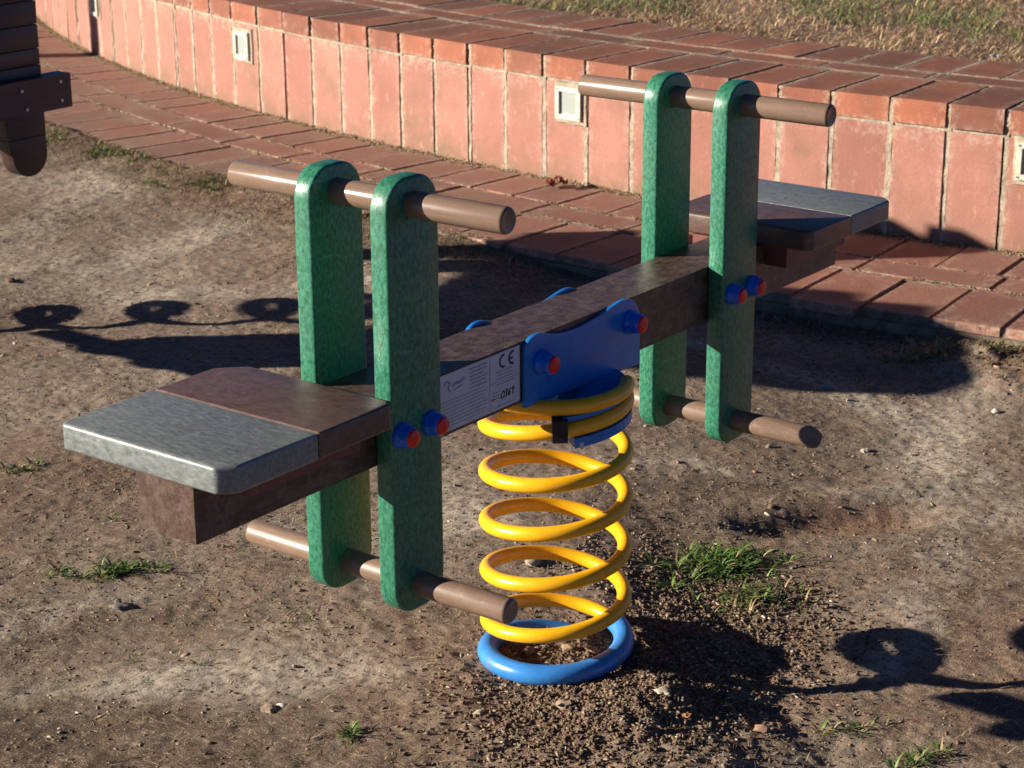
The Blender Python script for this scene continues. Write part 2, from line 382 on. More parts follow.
# ------------------------------------------------------------------ planter wall and path
def ring_brick(bm, R0, R1, a0, a1, z0, z1, tilt=0.0, lay=None, tint=0.0, gr=0.0):
    dims = ((a0+a1)/2, (a1-a0)/2, (R0+R1)/2, (R1-R0)/2)
    vs = []
    for z in (z0, z1):
        for (R, a) in ((R1, a0), (R1, a1), (R0, a1), (R0, a0)):
            v = bm.verts.new(pol(R, a, z + tilt*((a-(a0+a1)/2)/(a1-a0))*(1 if z == z1 else 0))); vs.append(v)
            if lay:
                v[lay[0]] = tint; v[lay[1]] = gr
                for q in range(len(lay)-2): v[lay[2+q]] = dims[q]
    for f in ((0, 3, 2, 1), (4, 5, 6, 7), (0, 1, 5, 4), (1, 2, 6, 5), (2, 3, 7, 6), (3, 0, 4, 7)):
        bm.faces.new([vs[i] for i in f])
def brick_obj(name, items, mat, parent, bev, sub=3, grime_fn=None, edge_mode='flat'):
    bm = bmesh.new(); l0 = bm.verts.layers.float.new('tint'); l1 = bm.verts.layers.float.new('grime'); le = bm.verts.layers.float.new('edge')
    ld_ = [bm.verts.layers.float.new('d%d' % q) for q in range(4)]
    for it in items: ring_brick(bm, *it[:6], tilt=it[6], lay=(l0, l1, *ld_), tint=it[7], gr=0)
    bevel_all(bm, bev, 2, 30)
    if sub:      # a few cuts so that stains by height / edge can live on the verts
        es = [e for e in bm.edges if (e.verts[0].co-e.verts[1].co).length > .05]
        bmesh.ops.subdivide_edges(bm, edges=es, cuts=sub, use_grid_fill=True)
    o = from_bm(name, bm, mat, parent, 40)
    me = o.data; n = len(me.vertices); co = np.empty(n*3, np.float32); me.vertices.foreach_get('co', co); co = co.reshape(-1, 3).astype(float)
    def get(nm):
        a = np.empty(n, np.float32); me.attributes[nm].data.foreach_get('value', a); return a.astype(float)
    x, y, z = co.T; d0, d1, d2, d3 = (get('d%d' % q) for q in range(4)); R_ = np.hypot(x-CX, y-CY); a_ = np.arctan2(y-CY, CX-x)
    da = (d1-np.abs(a_-d0))*R_; dr = d3-np.abs(R_-d2)
    if edge_mode == 'wall': dr = np.abs(z-.284)
    if edge_mode == 'top': dr = np.where(R_ > RW-.02, np.abs(z-.290), np.where(d2 > 7, R_-(d2-d3), dr))
    wob = .004*fbm(x+z, y-z, .05, 3, 44)
    me.attributes['edge'].data.foreach_set('value', np.clip(np.exp(-np.clip(np.minimum(da, dr)+wob, 0, 1)/.0045), 0, 1).astype(np.float32))
    me.attributes['grime'].data.foreach_set('value', np.clip(grime_fn(x, y, z, R_), 0, 1).astype(np.float32))
    nn = .0026*vn(x+z*3, y+z*2, .035, 5) + .0016*vn(x+z, y+z*2, .012, 15)
    co[:, 0] += (x-CX)/R_*nn; co[:, 1] += (y-CY)/R_*nn; co[:, 2] += nn*.6
    me.vertices.foreach_set('co', co.astype(np.float32).ravel()); me.update()
    return o

wall = empty('brick_planter_wall', pol(RW-.3, .1, ZP), 0,
             'curved terracotta block wall with flat brick coping holding the raised lawn', 'wall')
WL = Vector(wall.location)
def fixparent(o, root):
    o.matrix_parent_inverse = Matrix.Translation(-Vector(root.location)); return o
n0 = int((A0-PH)/PITCH); n1 = int((A1-PH)/PITCH)
joints = {}
rj = random.Random(3)
known = {0: -.0635, 1: -.0446, 2: -.0243, 3: -.0054, 6: .0526, 7: .072, 8: .0915, 9: .1101, 10: .1281, 11: .1466, 12: .1655,
         13: .1838, 14: .2018, 15: .2209, 16: .2406, 17: .26, 18: .2809, 19: .2998, 20: .3173, -1: -.082}
for k in range(n0, n1+1): joints[k] = known.get(k, PH + PITCH*k + rj.uniform(-.0006, .0006))
JW = .0140/RW
blocks, copes, mort = [], [], []
CRACK = 16
for k in range(n0, n1):
    a0 = joints[k]+JW/2; a1 = joints[k+1]-JW/2
    off = rj.uniform(-.0022, .0022)
    blocks.append((RW-.06, RW+off, a0, a1, -.02, .2835, 0, rj.random()**1.3))
    off2 = off+rj.uniform(-.001, .003)
    copes.append((6.965, RW+off2+.002, a0+rj.uniform(-.0002, .0002), a1, .2915, ZT+rj.uniform(-.0015, .0015), rj.uniform(-.002, .002), rj.random()))
    j = joints[k]
    if k != CRACK:
        w = rj.uniform(.72, .98)*JW/2
        sh = (JW/2-w)*rj.choice((-1, 1, 1))
        mort.append((RW-.05, RW-rj.uniform(-.0005, .003), j-w+sh, j+w+sh, -.02, .288, 0, 0))
    w = rj.uniform(.62, .85)*JW/2; sh = -(JW/2-w)
    mort.append((6.96, RW-.0012, j-w+sh, j+w+sh, .285, ZT-.0012, 0, 0))
    mort.append((RW-.05, RW-.0025, joints[k]-JW*.2, joints[k+1]-JW*.3, .2825, .2925, 0, 0))
def g_wall(x, y, z, R):
    n = fbm(x+z, y-z, .09, 3, 8)
    return np.exp(-np.clip(z-.035, 0, 1)/.030)*1.0 + .8*np.clip(n-.05, 0, 1) + .05
wb = fixparent(brick_obj('block_face', blocks, M['block'], wall, .0035, 6, g_wall, 'wall'), wall)
r2 = []
st = .0415; a = A0
while a < A1:
    r2.append((6.866, 6.951, a+.0009, a+st-.0009, .30, ZT-.001+rj.uniform(-.001, .001), 0, rj.random())); a += st
    mort.append((6.87, 6.948, a-.0003, a+.0008, .30, ZT-.0015, 0, 0))
a = A0+.004
p3 = PITCH*1.045
while a < A1:
    r2.append((6.625, 6.853, a+.0010, a+p3-.0010, .30, ZT+rj.uniform(-.0015, .0015), rj.uniform(-.002, .002), rj.random()))
    mort.append((6.63, 6.85, a-.0003, a+.0010, .30, ZT-.0012, 0, 0)); a += p3
def g_top(x, y, z, R):
    n = fbm(x, y, .12, 4, 18)
    return .15+.7*n + .7*np.exp(-np.clip(R-6.6, 0, 9)/.05) + np.where((z > .335) & (R < RW-.004), .25, -.25)
wc = fixparent(brick_obj('coping', copes+r2, M['coping'], wall, .0035, 4, g_top, 'top'), wall)
# continuous mortar lines between the coping courses and the core behind the blocks
bm = bmesh.new()
l0 = bm.verts.layers.float.new('tint'); l1 = bm.verts.layers.float.new('grime')
for it in mort: ring_brick(bm, *it[:6], tilt=0, lay=(l0, l1))
N = 240
def sweep(R0, R1, z0, z1):
    for i in range(N):
        a, b_ = A0+(A1-A0)*i/N, A0+(A1-A0)*(i+1)/N
        p = [[bm.verts.new(pol(R, t, z)) for R, z in ((R0, z0), (R1, z0), (R1, z1), (R0, z1))] for t in (a, b_)]
        for q in range(4): bm.faces.new((p[0][q], p[0][(q+1) % 4], p[1][(q+1) % 4], p[1][q]))
sweep(6.950, 6.9655, .30, ZT-.0005); sweep(6.852, 6.8665, .30, ZT-.0012); sweep(6.56, RW-.058, -.05, .295)
es = [e for e in bm.edges if .03 < (e.verts[0].co-e.verts[1].co).length < .4]
bmesh.ops.subdivide_edges(bm, edges=es, cuts=14, use_grid_fill=True)
for v in bm.verts:
    pass
mco = np.array([v.co for v in bm.verts]); mn = vn(mco[:, 0]*2+mco[:, 2]*3, mco[:, 1]+mco[:, 2]*2, .014, 6); mn2 = vn(mco[:, 0]+mco[:, 2]*2+9, mco[:, 1]*1.3+mco[:, 2], .02, 7)
for v, n, n2_ in zip(bm.verts, mn, mn2): v.co += Vector((n*.0035, n2_*.0045, n*.0016))
fixparent(from_bm('mortar', bm, M['mortar'], wall, 30), wall)

# path: three courses of pavers on a bed
bm = bmesh.new(); l0 = bm.verts.layers.float.new('tint'); l1 = bm.verts.layers.float.new('grime')
pav = []
a = A0
while a < A1:
    t = PITCH*rj.uniform(.97, 1.03)
    drop = 0
    pav.append((7.537, RP+rj.uniform(-.022, .012), a+.0007, a+t-.0008, ZP-.020, ZP-.002+rj.uniform(-.0016, .0016), rj.uniform(-.002, .002), rj.random())); a += t
a = A0+.01
while a < A1:
    t = .0395*rj.uniform(.97, 1.03)
    pav.append((7.424, 7.529, a+.0007, a+t-.0007, -.005, ZP+rj.uniform(-.0014, .0014), rj.uniform(-.0016, .0016), rj.random())); a += t
a = A0+.006
while a < A1:
    t = PITCH*1.02*rj.uniform(.97, 1.03)
    pav.append((7.222, 7.416, a+.0007, a+t-.0008, -.005, ZP+rj.uniform(-.0016, .0016), rj.uniform(-.002, .002), rj.random())); a += t
def g_path(x, y, z, R):
    n = fbm(x, y, .16, 4, 28); n2 = fbm(x, y, .5, 2, 38); left = np.clip((y-.8)/1.2, 0, 1)
    return .15+.55*n+.3*n2+.30*left + .5*np.exp(-(R-7.22)/.03) + .5*np.exp(-(RP-R)/.03)*left + .3*np.exp(-(RP-R)/.012)
path = brick_obj('path', pav, M['paver'], None, .003, 4, g_path); tag(path, kind='structure')
bm = bmesh.new(); 
for (R0, R1, z0, z1) in ((7.16, 7.775, -.06, ZP-.0065), (7.528, 7.538, -.0, ZP-.002), (7.415, 7.425, -.0, ZP-.002)):
    sweep(R0, R1, z0, z1)
for v in bm.verts:
    if v.co.z > 0: v.co.z += float(vn(v.co.x, v.co.y, .02, 16))*.003
bmesh.ops.subdivide_edges(bm, edges=[e for e in bm.edges if (e.verts[0].co-e.verts[1].co).length > .02], cuts=2, use_grid_fill=True)
sweep(7.70, 7.789, -.06, ZP-.0215)
bc = np.array([v.co for v in bm.verts]); bn = vn(bc[:, 0]+bc[:, 2], bc[:, 1]+bc[:, 2], .03, 61); bn2 = vn(bc[:, 0]+bc[:, 2]*2, bc[:, 1], .012, 62)
for v, q, q2 in zip(bm.verts, bn, bn2): v.co.x += q*.012+q2*.006
bed = from_bm('path_bed', bm, M['bed'], None, 30); tag(bed, kind='structure')

# raised lawn surface
aa = np.linspace(A0-.1, A1+.1, 300); rr = np.concatenate([np.linspace(6.64, 4.2, 140), np.linspace(4.15, .05, 20)])
AA, RR = np.meshgrid(aa, rr); LX = CX-RR*np.cos(AA); LY = CY+RR*np.sin(AA)
LZ = .328+.012*fbm(LX, LY, .25, 3, 77)+.02*np.clip((6.5-RR)/1.5, 0, 1)
lm = grid_mesh('lawn_soil', LX, LY, LZ)
at = lm.color_attributes.new('soil', 'FLOAT_COLOR', 'POINT')
at.data.foreach_set('color', np.tile(np.array([.3, .3, 0, 1], np.float32), LX.size))
tag(link('lawn_ground', lm, M['soil'], smooth=180), kind='structure')

# ------------------------------------------------------------------ scatter meshes
def blades_mesh(name, bx, by, bz, length, width, lean, az, cols, curl=.5, seg=3):
    """many single grass blades, built in numpy; returns a mesh"""
    n = len(bx); L = np.asarray(length); W = np.asarray(width)
    dx, dy = np.cos(az), np.sin(az); sx, sy = -dy, dx
    P = []
    for s in range(seg+1):
        t = s/seg
        th = lean + curl*t*t               # angle from vertical grows to the tip
        P.append((np.sin(th)*L*t, np.cos(th)*L*t*(1-.25*curl*t)))
    co = np.zeros((n, (seg)*2+1, 3), np.float32)
    for s in range(seg):
        h, v = P[s]; w = W*(1-.55*s/seg)/2
        for q, sg in ((0, -1), (1, 1)):
            co[:, s*2+q, 0] = bx+dx*h+sx*w*sg; co[:, s*2+q, 1] = by+dy*h+sy*w*sg; co[:, s*2+q, 2] = bz+v
    h, v = P[seg]; co[:, seg*2, 0] = bx+dx*h; co[:, seg*2, 1] = by+dy*h; co[:, seg*2, 2] = bz+v
    nv = seg*2+1; base = (np.arange(n)*nv)[:, None]
    tris = []
    for s in range(seg-1):
        a = s*2; tris += [(a, a+1, a+3), (a, a+3, a+2)]
    a = (seg-1)*2; tris.append((a, a+1, a+2))
    T = np.array(tris, np.int32).ravel()[None, :]; idx = (base+T).astype(np.int32).ravel()
    me = bpy.data.meshes.new(name)
    me.vertices.add(n*nv); me.vertices.foreach_set('co', co.ravel())
    me.loops.add(len(idx)); me.loops.foreach_set('vertex_index', idx)
    nf = len(idx)//3; me.polygons.add(nf); me.polygons.foreach_set('loop_start', np.arange(0, nf*3, 3, dtype=np.int32))
    me.polygons.foreach_set('loop_total', np.full(nf, 3, np.int32)); me.update(calc_edges=True)
    c4 = np.concatenate([np.repeat(cols, nv, 0), np.ones((n*nv, 1))], 1).astype(np.float32)
    a = me.color_attributes.new('col', 'FLOAT_COLOR', 'POINT'); a.data.foreach_set('color', c4.ravel())
    return me
# irregular stone templates
def stone_templates(k=8, sub=1):
    out = []
    for i in range(k):
        bm = bmesh.new(); bmesh.ops.create_icosphere(bm, subdivisions=sub, radius=1)
        r = np.random.default_rng(100+i)
        for v in bm.verts: v.co *= r.uniform(.45, 1.2)
        s = (r.uniform(.85, 1.35), r.uniform(.6, 1.0), r.uniform(.45, .85))
        V = np.array([[v.co.x*s[0], v.co.y*s[1], v.co.z*s[2]] for v in bm.verts]); F = np.array([[v.index for v in f.verts] for f in bm.faces]); bm.free()
        out.append((V, F))
    return out
ST = stone_templates(8, 1); ST2 = stone_templates(6, 2)
def rotm(r, n):
    q = r.normal(size=(n, 4)); q /= np.linalg.norm(q, axis=1)[:, None]; a, b, c, d = q.T
    return np.stack([1-2*(c*c+d*d), 2*(b*c-a*d), 2*(b*d+a*c), 2*(b*c+a*d), 1-2*(b*b+d*d), 2*(c*d-a*b), 2*(b*d-a*c), 2*(c*d+a*b), 1-2*(b*b+c*c)], 1).reshape(n, 3, 3)
def stones_mesh(name, pts, size, cols, seed=0, flat=None, tpl=None):
    r = np.random.default_rng(seed); n = len(pts); which = r.integers(0, len(tpl or ST), n)
    co, fa, cc, off = [], [], [], 0
    for k, (V, F) in enumerate(tpl or ST):
        ii = np.where(which == k)[0]
        if not len(ii): continue
        R = rotm(r, len(ii)); s = size[ii]
        W = V[None]*np.ones((len(ii), 1, 1))
        if flat is not None: W = W*np.stack([np.ones(len(ii))*flat[0], np.ones(len(ii))*flat[1], np.ones(len(ii))*flat[2]], 1)[:, None, :]
        W = np.einsum('nij,nvj->nvi', R, W)*s[:, None, None]
        if flat is not None: W[:, :, 2] *= .5
        W = W + pts[ii][:, None, :]
        co.append(W.reshape(-1, 3)); nv = len(V)
        fa.append((F[None]+(np.arange(len(ii))*nv)[:, None, None]+off).reshape(-1, 3)); off += nv*len(ii)
        cc.append(np.repeat(cols[ii], nv, 0))
    co = np.concatenate(co).astype(np.float32); fa = np.concatenate(fa).astype(np.int32); cc = np.concatenate(cc)
    me = bpy.data.meshes.new(name); me.vertices.add(len(co)); me.vertices.foreach_set('co', co.ravel())
    me.loops.add(fa.size); me.loops.foreach_set('vertex_index', fa.ravel()); me.polygons.add(len(fa))
    me.polygons.foreach_set('loop_start', np.arange(0, fa.size, 3, dtype=np.int32)); me.polygons.foreach_set('loop_total', np.full(len(fa), 3, np.int32))
    me.update(calc_edges=True)
    a = me.color_attributes.new('col', 'FLOAT_COLOR', 'POINT'); a.data.foreach_set('color', np.concatenate([cc, np.ones((len(cc), 1))], 1).astype(np.float32).ravel())
    return me
def pick(cols, w, n, r, jit=.18):
    c = np.array(cols)[r.choice(len(cols), n, p=np.array(w)/sum(w))]
    return np.clip(c*(1+r.normal(0, jit, (n, 1))), .01, .9)

SOILC = [(.20, .14, .09), (.115, .075, .05), (.31, .24, .165), (.45, .37, .28), (.25, .15, .095), (.6, .53, .45)]
def keep_soil(x, y): return np.hypot(x-CX, y-CY) > RP+.004
# loose crumbs: density falls away from the camera
def crumbs(n, x0, x1, y0, y1, smin, smax, seed, dens=None, w=(6, 3.5, 3, .5, 1, .08), up=.02):
    r = np.random.default_rng(seed); x = r.uniform(x0, x1, n); y = r.uniform(y0, y1, n); k = keep_soil(x, y)
    if dens is not None: k &= r.random(n) < dens(x, y)
    x, y = x[k], y[k]; n = len(x); s = smin+(smax-smin)*r.random(n)**3
    z = gz(x, y)+s*up
    return np.stack([x, y, z], 1), s, pick(SOILC, w, n, r)
P1 = crumbs(95000, -.75, 1.9, -.7, 2.6, .0010, .0040, 1, lambda x, y: .35+.65*(fbm(x, y, .2, 2, 4) > 0))
P2 = crumbs(120000, -.35, .45, -.42, .14, .0010, .0052, 2, lambda x, y: np.exp(-(((x-.01)/.20)**2+((y+.13)/.13)**2)), (6, 9, 2.0, .4, 4, .1), .22)
P3 = crumbs(14000, .2, .55, -.3, .2, .0014, .0055, 3, lambda x, y: np.exp(-(((x-.3)/.12)**2+((y+.02)/.16)**2)), (5, 6, 2.4, .5, 2, .1), .3)
P4 = crumbs(2200, -.75, 1.9, -.7, 2.6, .003, .0085, 4, lambda x, y: .25+.75*(fbm(x, y, .25, 2, 6) > .05), (4, 3, 4, 1.6, 2, .4))
P5 = crumbs(16000, 1.2, 1.75, -.35, .95, .0015, .0085, 6, lambda x, y: np.exp(-np.clip(np.hypot(x-CX, y-CY)-RP, 0, 9)/.06), (5, 8, 2, .3, 3, .1), .25)
pp = [np.concatenate(v) for v in zip(P1, P2, P3, P4, P5)]
o = link('soil_crumbs', stones_mesh('soil_crumbs', pp[0], pp[1], pp[2], 5, (1.15, .95, .8)), M['crumb'], smooth=None)
tag(o, 'loose crumbs of brown soil and tiny stones strewn over the bare ground', 'soil crumbs', kind='stuff')
# straw and chopped dry stalks lying flat
r = np.random.default_rng(9); n = 42000; x = r.uniform(-.75, 1.9, n); y = r.uniform(-.7, 2.7, n)
k = keep_soil(x, y) & (r.random(n) < .25+.75*(fbm(x, y, .3, 2, 14) > -.1)); x, y = x[k], y[k]; n = len(x)
me = blades_mesh('dry_stalks', x, y, gz(x, y)+.0012, r.uniform(.006, .026, n), r.uniform(.0007, .0016, n), r.uniform(1.25, 1.5, n), r.uniform(0, 6.28, n),
                 pick([(.36, .27, .16), (.5, .42, .28), (.2, .13, .08), (.14, .09, .05)], (4, 1.5, 3, 2), n, r), .15, 2)
tag(link('dry_stalks', me, M['blade'], smooth=None), 'short bits of dry straw and stalks scattered flat over the soil', 'straw', kind='stuff')
n = 22000; a = np.concatenate([r.uniform(.02, .40, 16000), r.uniform(-.19, -.05, 6000)]); Rr = RP+np.abs(r.normal(0, .11, n))-.01; x = CX-Rr*np.cos(a); y = CY+Rr*np.sin(a)
me = blades_mesh('dead_edge_grass', x, y, gz(x, y), r.uniform(.006, .022, n), r.uniform(.0010, .0020, n), r.uniform(.4, 1.4, n), r.uniform(0, 6.28, n),
                 pick([(.30, .20, .11), (.42, .31, .17), (.16, .10, .06), (.20, .22, .07)], (4, 2, 4, 1.2), n, r), .4, 2)
tag(link('dead_edge_grass', me, M['blade'], smooth=None), 'short dead brown grass and thatch along the soil edge of the path', 'dead grass', kind='stuff')
# debris along the foot of the wall and in the path joints
r = np.random.default_rng(19); n = 9000
a = r.uniform(-.2, .62, n); R = RW+.004+np.abs(r.normal(0, .014, n)); x = CX-R*np.cos(a); y = CY+R*np.sin(a)
z = ZP+.012*np.exp(-(R-RW)/.012)*r.random(n)
n2 = 5000; a2 = r.uniform(-.2, .62, n2); R2 = np.choose(r.integers(0, 3, n2), [7.533, 7.42, 7.775])+r.normal(0, .006, n2)
kk = (R2 < 7.6) | (a2 > .05)
a2, R2 = a2[kk], R2[kk]
x = np.concatenate([x, CX-R2*np.cos(a2)]); y = np.concatenate([y, CY+R2*np.sin(a2)]); z = np.concatenate([z, np.full(len(a2), ZP+.001)])
n = len(x)
o = link('joint_debris', stones_mesh('joint_debris', np.stack([x, y, z], 1), .0012+.0042*r.random(n)**2, pick([(.36, .26, .14), (.2, .13, .07), (.45, .36, .24), (.27, .25, .09)], (4, 3, 2, 1.4), n, r), 8, (1.6, .6, .5)), M['chip'], smooth=None)
tag(o, 'crumbly yellow brown debris gathered along the foot of the terracotta wall', 'debris', kind='stuff')

# dry lawn
r = np.random.default_rng(29); n = 105000
R = 6.63-2.9*r.random(n)**1.25; a = r.uniform(-.16, .62, n); x = CX-R*np.cos(a); y = CY+R*np.sin(a)
pn = fbm(x, y, .22, 3, 90); pg = fbm(x, y, .30, 3, 95)
z = .328+.012*fbm(x, y, .25, 3, 77)+.02*np.clip((6.5-R)/1.5, 0, 1)
green = (pg > .10) & (r.random(n) < .55) | (r.random(n) < .04)
cols = pick([(.50, .31, .17), (.66, .48, .29), (.38, .21, .12), (.20, .11, .065)], (4, 3.5, 3, 1), n, r)
gc = pick([(.15, .20, .05), (.24, .28, .09), (.10, .13, .04)], (3, 2, 2), n, r); cols[green] = gc[green]
ln = np.where(green, r.uniform(.02, .045, n), r.uniform(.02, .055, n))
me = blades_mesh('dry_lawn_grass', x, y, z, ln, r.uniform(.0018, .0034, n), np.where(green, r.uniform(.2, .9, n), r.uniform(.5, 1.45, n)), r.uniform(0, 6.28, n), cols, .5, 3)
tag(link('lawn_grass', me, M['blade'], smooth=None), 'dry brown lawn grass with green patches behind the coping', 'grass', kind='stuff')

# green tufts
def tuft(px, py, rx, ry, n, lmin, lmax, label, seed, dry=.22, lean=(.35, 1.3), zoff=0.0, w=(.0020, .0040), ang=0.0, ZZ=None):
    r = np.random.default_rng(seed); m = max(2, n//13); cen = r.normal(0, .5, (m, 2)); wh = r.integers(0, m, n); q = cen[wh]
    c, s = math.cos(ang), math.sin(ang)
    x = px+q[:, 0]*rx*c-q[:, 1]*ry*s; y = py+q[:, 0]*rx*s+q[:, 1]*ry*c
    azb = r.uniform(0, 6.28, n); x = x+np.cos(azb)*.003; y = y+np.sin(azb)*.003
    z = (gz(x, y) if ZZ is None else np.full(n, ZZ))-.002
    cols = pick([(.085, .165, .03), (.15, .25, .05), (.045, .09, .02)], (4, 3, 2), n, r)
    d = r.random(n) < dry; cols[d] = pick([(.40, .31, .16), (.25, .17, .09)], (1, 1), n, r)[d]
    me = blades_mesh('grass_tuft', x-px, y-py, z, r.uniform(lmin, lmax, n), r.uniform(*w, n), r.uniform(*lean, n), azb, cols, .45, 4)
    o = link('grass_tuft', me, M['blade'], smooth=None); o.location = (px, py, 0)
    return tag(o, label, 'grass tuft', 'green grass tufts growing in the bare soil')
tuft(.43, .015, .080, .060, 900, .016, .042, 'largest bright green grass tuft, right of the yellow spring', 1, .12, ang=-.5)
tuft(.345, -.085, .075, .035, 420, .012, .034, 'ragged half dry grass tuft just below the big green one', 2, .4, ang=-.6)
tuft(-.15, .672, .055, .018, 330, .010, .030, 'flat green grass tuft in front of the near seat end', 3, .15, ang=-.62)
tuft(-.215, .745, .02, .012, 34, .008, .022, 'tiny green sprig left of the flat tuft near the seat', 4, .25)
tuft(.045, 1.115, .05, .02, 110, .008, .022, 'small green tuft at the left edge beside the grey seat', 5, .3, ang=-.6)
tuft(.02, .80, .035, .018, 70, .008, .024, 'small green tuft in the shade under the grey seat', 6, .3, ang=-.6)
tuft(-.322, .078, .022, .014, 70, .008, .026, 'small green tuft below the near footrest, close to the bottom edge', 7, .25)
tuft(.075, -.505, .045, .02, 130, .010, .032, 'grass tuft at the bottom edge, far right corner', 8, .3, ang=-.6)
tuft(.10, -.40, .05, .02, 80, .008, .026, 'thin grass tuft left of the one in the bottom right corner', 9, .45, ang=-.6)
tuft(1.575, .075, .05, .025, 120, .010, .030, 'green tuft under the path edge at the right', 10, .35, ang=-1.2)
tuft(1.51, .21, .06, .04, 230, .02, .055, 'dry spiky tuft in the shade under the path edge', 11, .85, ang=-.8)
for i, (x, y, n, lb) in enumerate([(1.83, 3.10, 210, 'yellow green tuft by the path edge beside the dark rocker'), (1.80, 2.80, 190, 'yellow green tuft on the path edge, second from the dark rocker'),
                               (1.77, 2.62, 70, 'thin green sprig on the path edge between two wider tufts'), (1.70, 2.28, 150, 'green tuft on the path edge just left of the near handlebar'),
                               (1.62, 2.42, 60, 'tiny sprig in the soil left of the near handlebar end')]):
    tuft(x-.05, y, .05, .10, int(n*1.4), .012, .034, lb, 30+i, .2)
# faint moss and seedlings between crumbs
def speck_green(x0, y0, rx, ry, n, seed, lb):
    return tuft(x0, y0, rx, ry, n, .004, .013, lb, seed, .45, w=(.001, .002))
speck_green(-.27, .40, .13, .06, 160, 51, 'sparse tiny green seedlings on the soil at the lower left')
speck_green(-.12, .33, .10, .05, 120, 52, 'sparse tiny green seedlings below the near footrest')
rr0 = np.random.default_rng(77)

# single stones
def stone(px, py, s, col, label, seed, z=None, name='stone', flat=.7, cat='stone'):
    V, F = ST2[seed % len(ST2)]; bm = bmesh.new(); rr_ = random.Random(seed); ro = Matrix.Rotation(rr_.uniform(0, 6.28), 3, 'Z')
    vs = [bm.verts.new(ro @ Vector((v[0]*s, v[1]*s, v[2]*s*flat))) for v in V]
    for f in F: bm.faces.new([vs[i] for i in f])
    me = bpy.data.meshes.new(name); bm.to_mesh(me); bm.free()
    a = me.color_attributes.new('col', 'FLOAT_COLOR', 'POINT'); a.data.foreach_set('color', list((*col, 1))*len(me.vertices))
    o = link(name, me, M['crumb'], smooth=50)
    zz = float(gz(np.array([px]), np.array([py]))[0]) if z is None else z
    o.location = (px, py, zz+s*flat*.4); return tag(o, label, cat, 'loose stones on the bare soil')
stone(.225, .205, .018, (.42, .33, .25), 'pale stone seen through the spring coils', 1)
stone(-.045, -.232, .008, (.50, .24, .14), 'small orange pebble in the dark soil right of the blue ring', 2)
stone(.02, -.005, .013, (.44, .30, .18), 'tan stone lying inside the blue base ring', 3)
stone(.055, .03, .020, (.34, .23, .17), 'broad brown stone at the back inside the blue base ring', 4, flat=.5)
stone(-.02, .03, .012, (.22, .14, .09), 'dark clod inside the blue base ring', 5)
stone(.035, -.035, .011, (.24, .15, .10), 'small dark clod at the right inside the blue base ring', 7)
stone(-.235, .58, .014, (.20, .17, .15), 'dark grey stone at the left, in front of the near seat', 6, flat=.5)
stone(-.335, .20, .016, (.36, .26, .19), 'flat tan stone near the bottom left', 8, flat=.35)
stone(-.19, -.02, .011, (.52, .42, .30), 'pale chip left of the dark soil heap', 9, flat=.5)
stone(-.03, -.187, .011, (.55, .48, .38), 'whitish stone on the dark soil right of the ring', 10, flat=.6)
stone(.005, -.31, .010, (.50, .30, .20), 'small pinkish pebble beside the whitish stone', 11)
stone(-.12, -.10, .011, (.38, .28, .2), 'tan pebble on the soil heap below the ring', 12)
stone(1.24, .27, .016, (.42, .37, .33), 'flat grey stone in the shade below the path edge', 13, flat=.4)
stone(1.0, .07, .012, (.52, .44, .35), 'pale pebble right of the far footrest', 14, flat=.4)
stone(.90, .2, .011, (.45, .38, .3), 'tan pebble left of the far footrest end', 15, flat=.4)
stone(.76, 2.12, .02, (.07, .045, .03), 'dark clod at the left edge under the rocker tongue', 18, flat=.5)
stone(.80, 2.04, .016, (.16, .08, .05), 'reddish clod right of the dark one at the left edge', 19, flat=.5)
stone(1.33, -.02, .009, (.65, .6, .52), 'white pebble on the bank at the right', 16)

# crumpled leaf and litter
bm = bmesh.new()
for i in range(5):
    rr_ = random.Random(i+5); c0 = Vector((rr_.uniform(-.02, .02), rr_.uniform(-.02, .02), .006+.004*i)); gv = [[None]*6 for _ in range(6)]
    for a_ in range(6):
        for b_ in range(6):
            gv[a_][b_] = bm.verts.new(c0+Vector(((a_-2.5)*.007, (b_-2.5)*.0055*(1-abs(a_-2.5)/4), rr_.uniform(-.005, .007))))
    for a_ in range(5):
        for b_ in range(5): bm.faces.new((gv[a_][b_], gv[a_+1][b_], gv[a_+1][b_+1], gv[a_][b_+1]))
bmesh.ops.solidify(bm, geom=bm.faces[:], thickness=.0008)
M['leaf'] = plastic('dry red leaf', (.26, .045, .035), (.38, .10, .07), .6, 120, .2, .4, .001)
lf = from_bm('crumpled_leaf', bm, M['leaf'], None, 60); lf.location = (2.105, 1.515, ZP+.004); lf.rotation_euler = (0, 0, .9)
tag(lf, 'crumpled dark red leaf on the path at the foot of the wall', 'leaf')
def litter(loc, s, label, seed, mat):
    bm = bmesh.new(); rr_ = random.Random(seed); gv = [[bm.verts.new((a_*s/4-s/2, b_*s/5-s/2.5, rr_.uniform(0, s*.3))) for b_ in range(5)] for a_ in range(5)]
    for a_ in range(4):
        for b_ in range(4): bm.faces.new((gv[a_][b_], gv[a_+1][b_], gv[a_+1][b_+1], gv[a_][b_+1]))
    bmesh.ops.solidify(bm, geom=bm.faces[:], thickness=.0006)
    o = from_bm('foil_scrap', bm, mat, None, 20); o.location = loc; return tag(o, label, 'litter')
M['foil'] = plastic('silver foil', (.7, .7, .72), (.8, .8, .82), .3, 50, .1, .1, .0005)
litter((2.79, .675, ZT+.001), .030, 'crumpled silver foil scrap where the lawn meets the coping', 3, M['foil'])

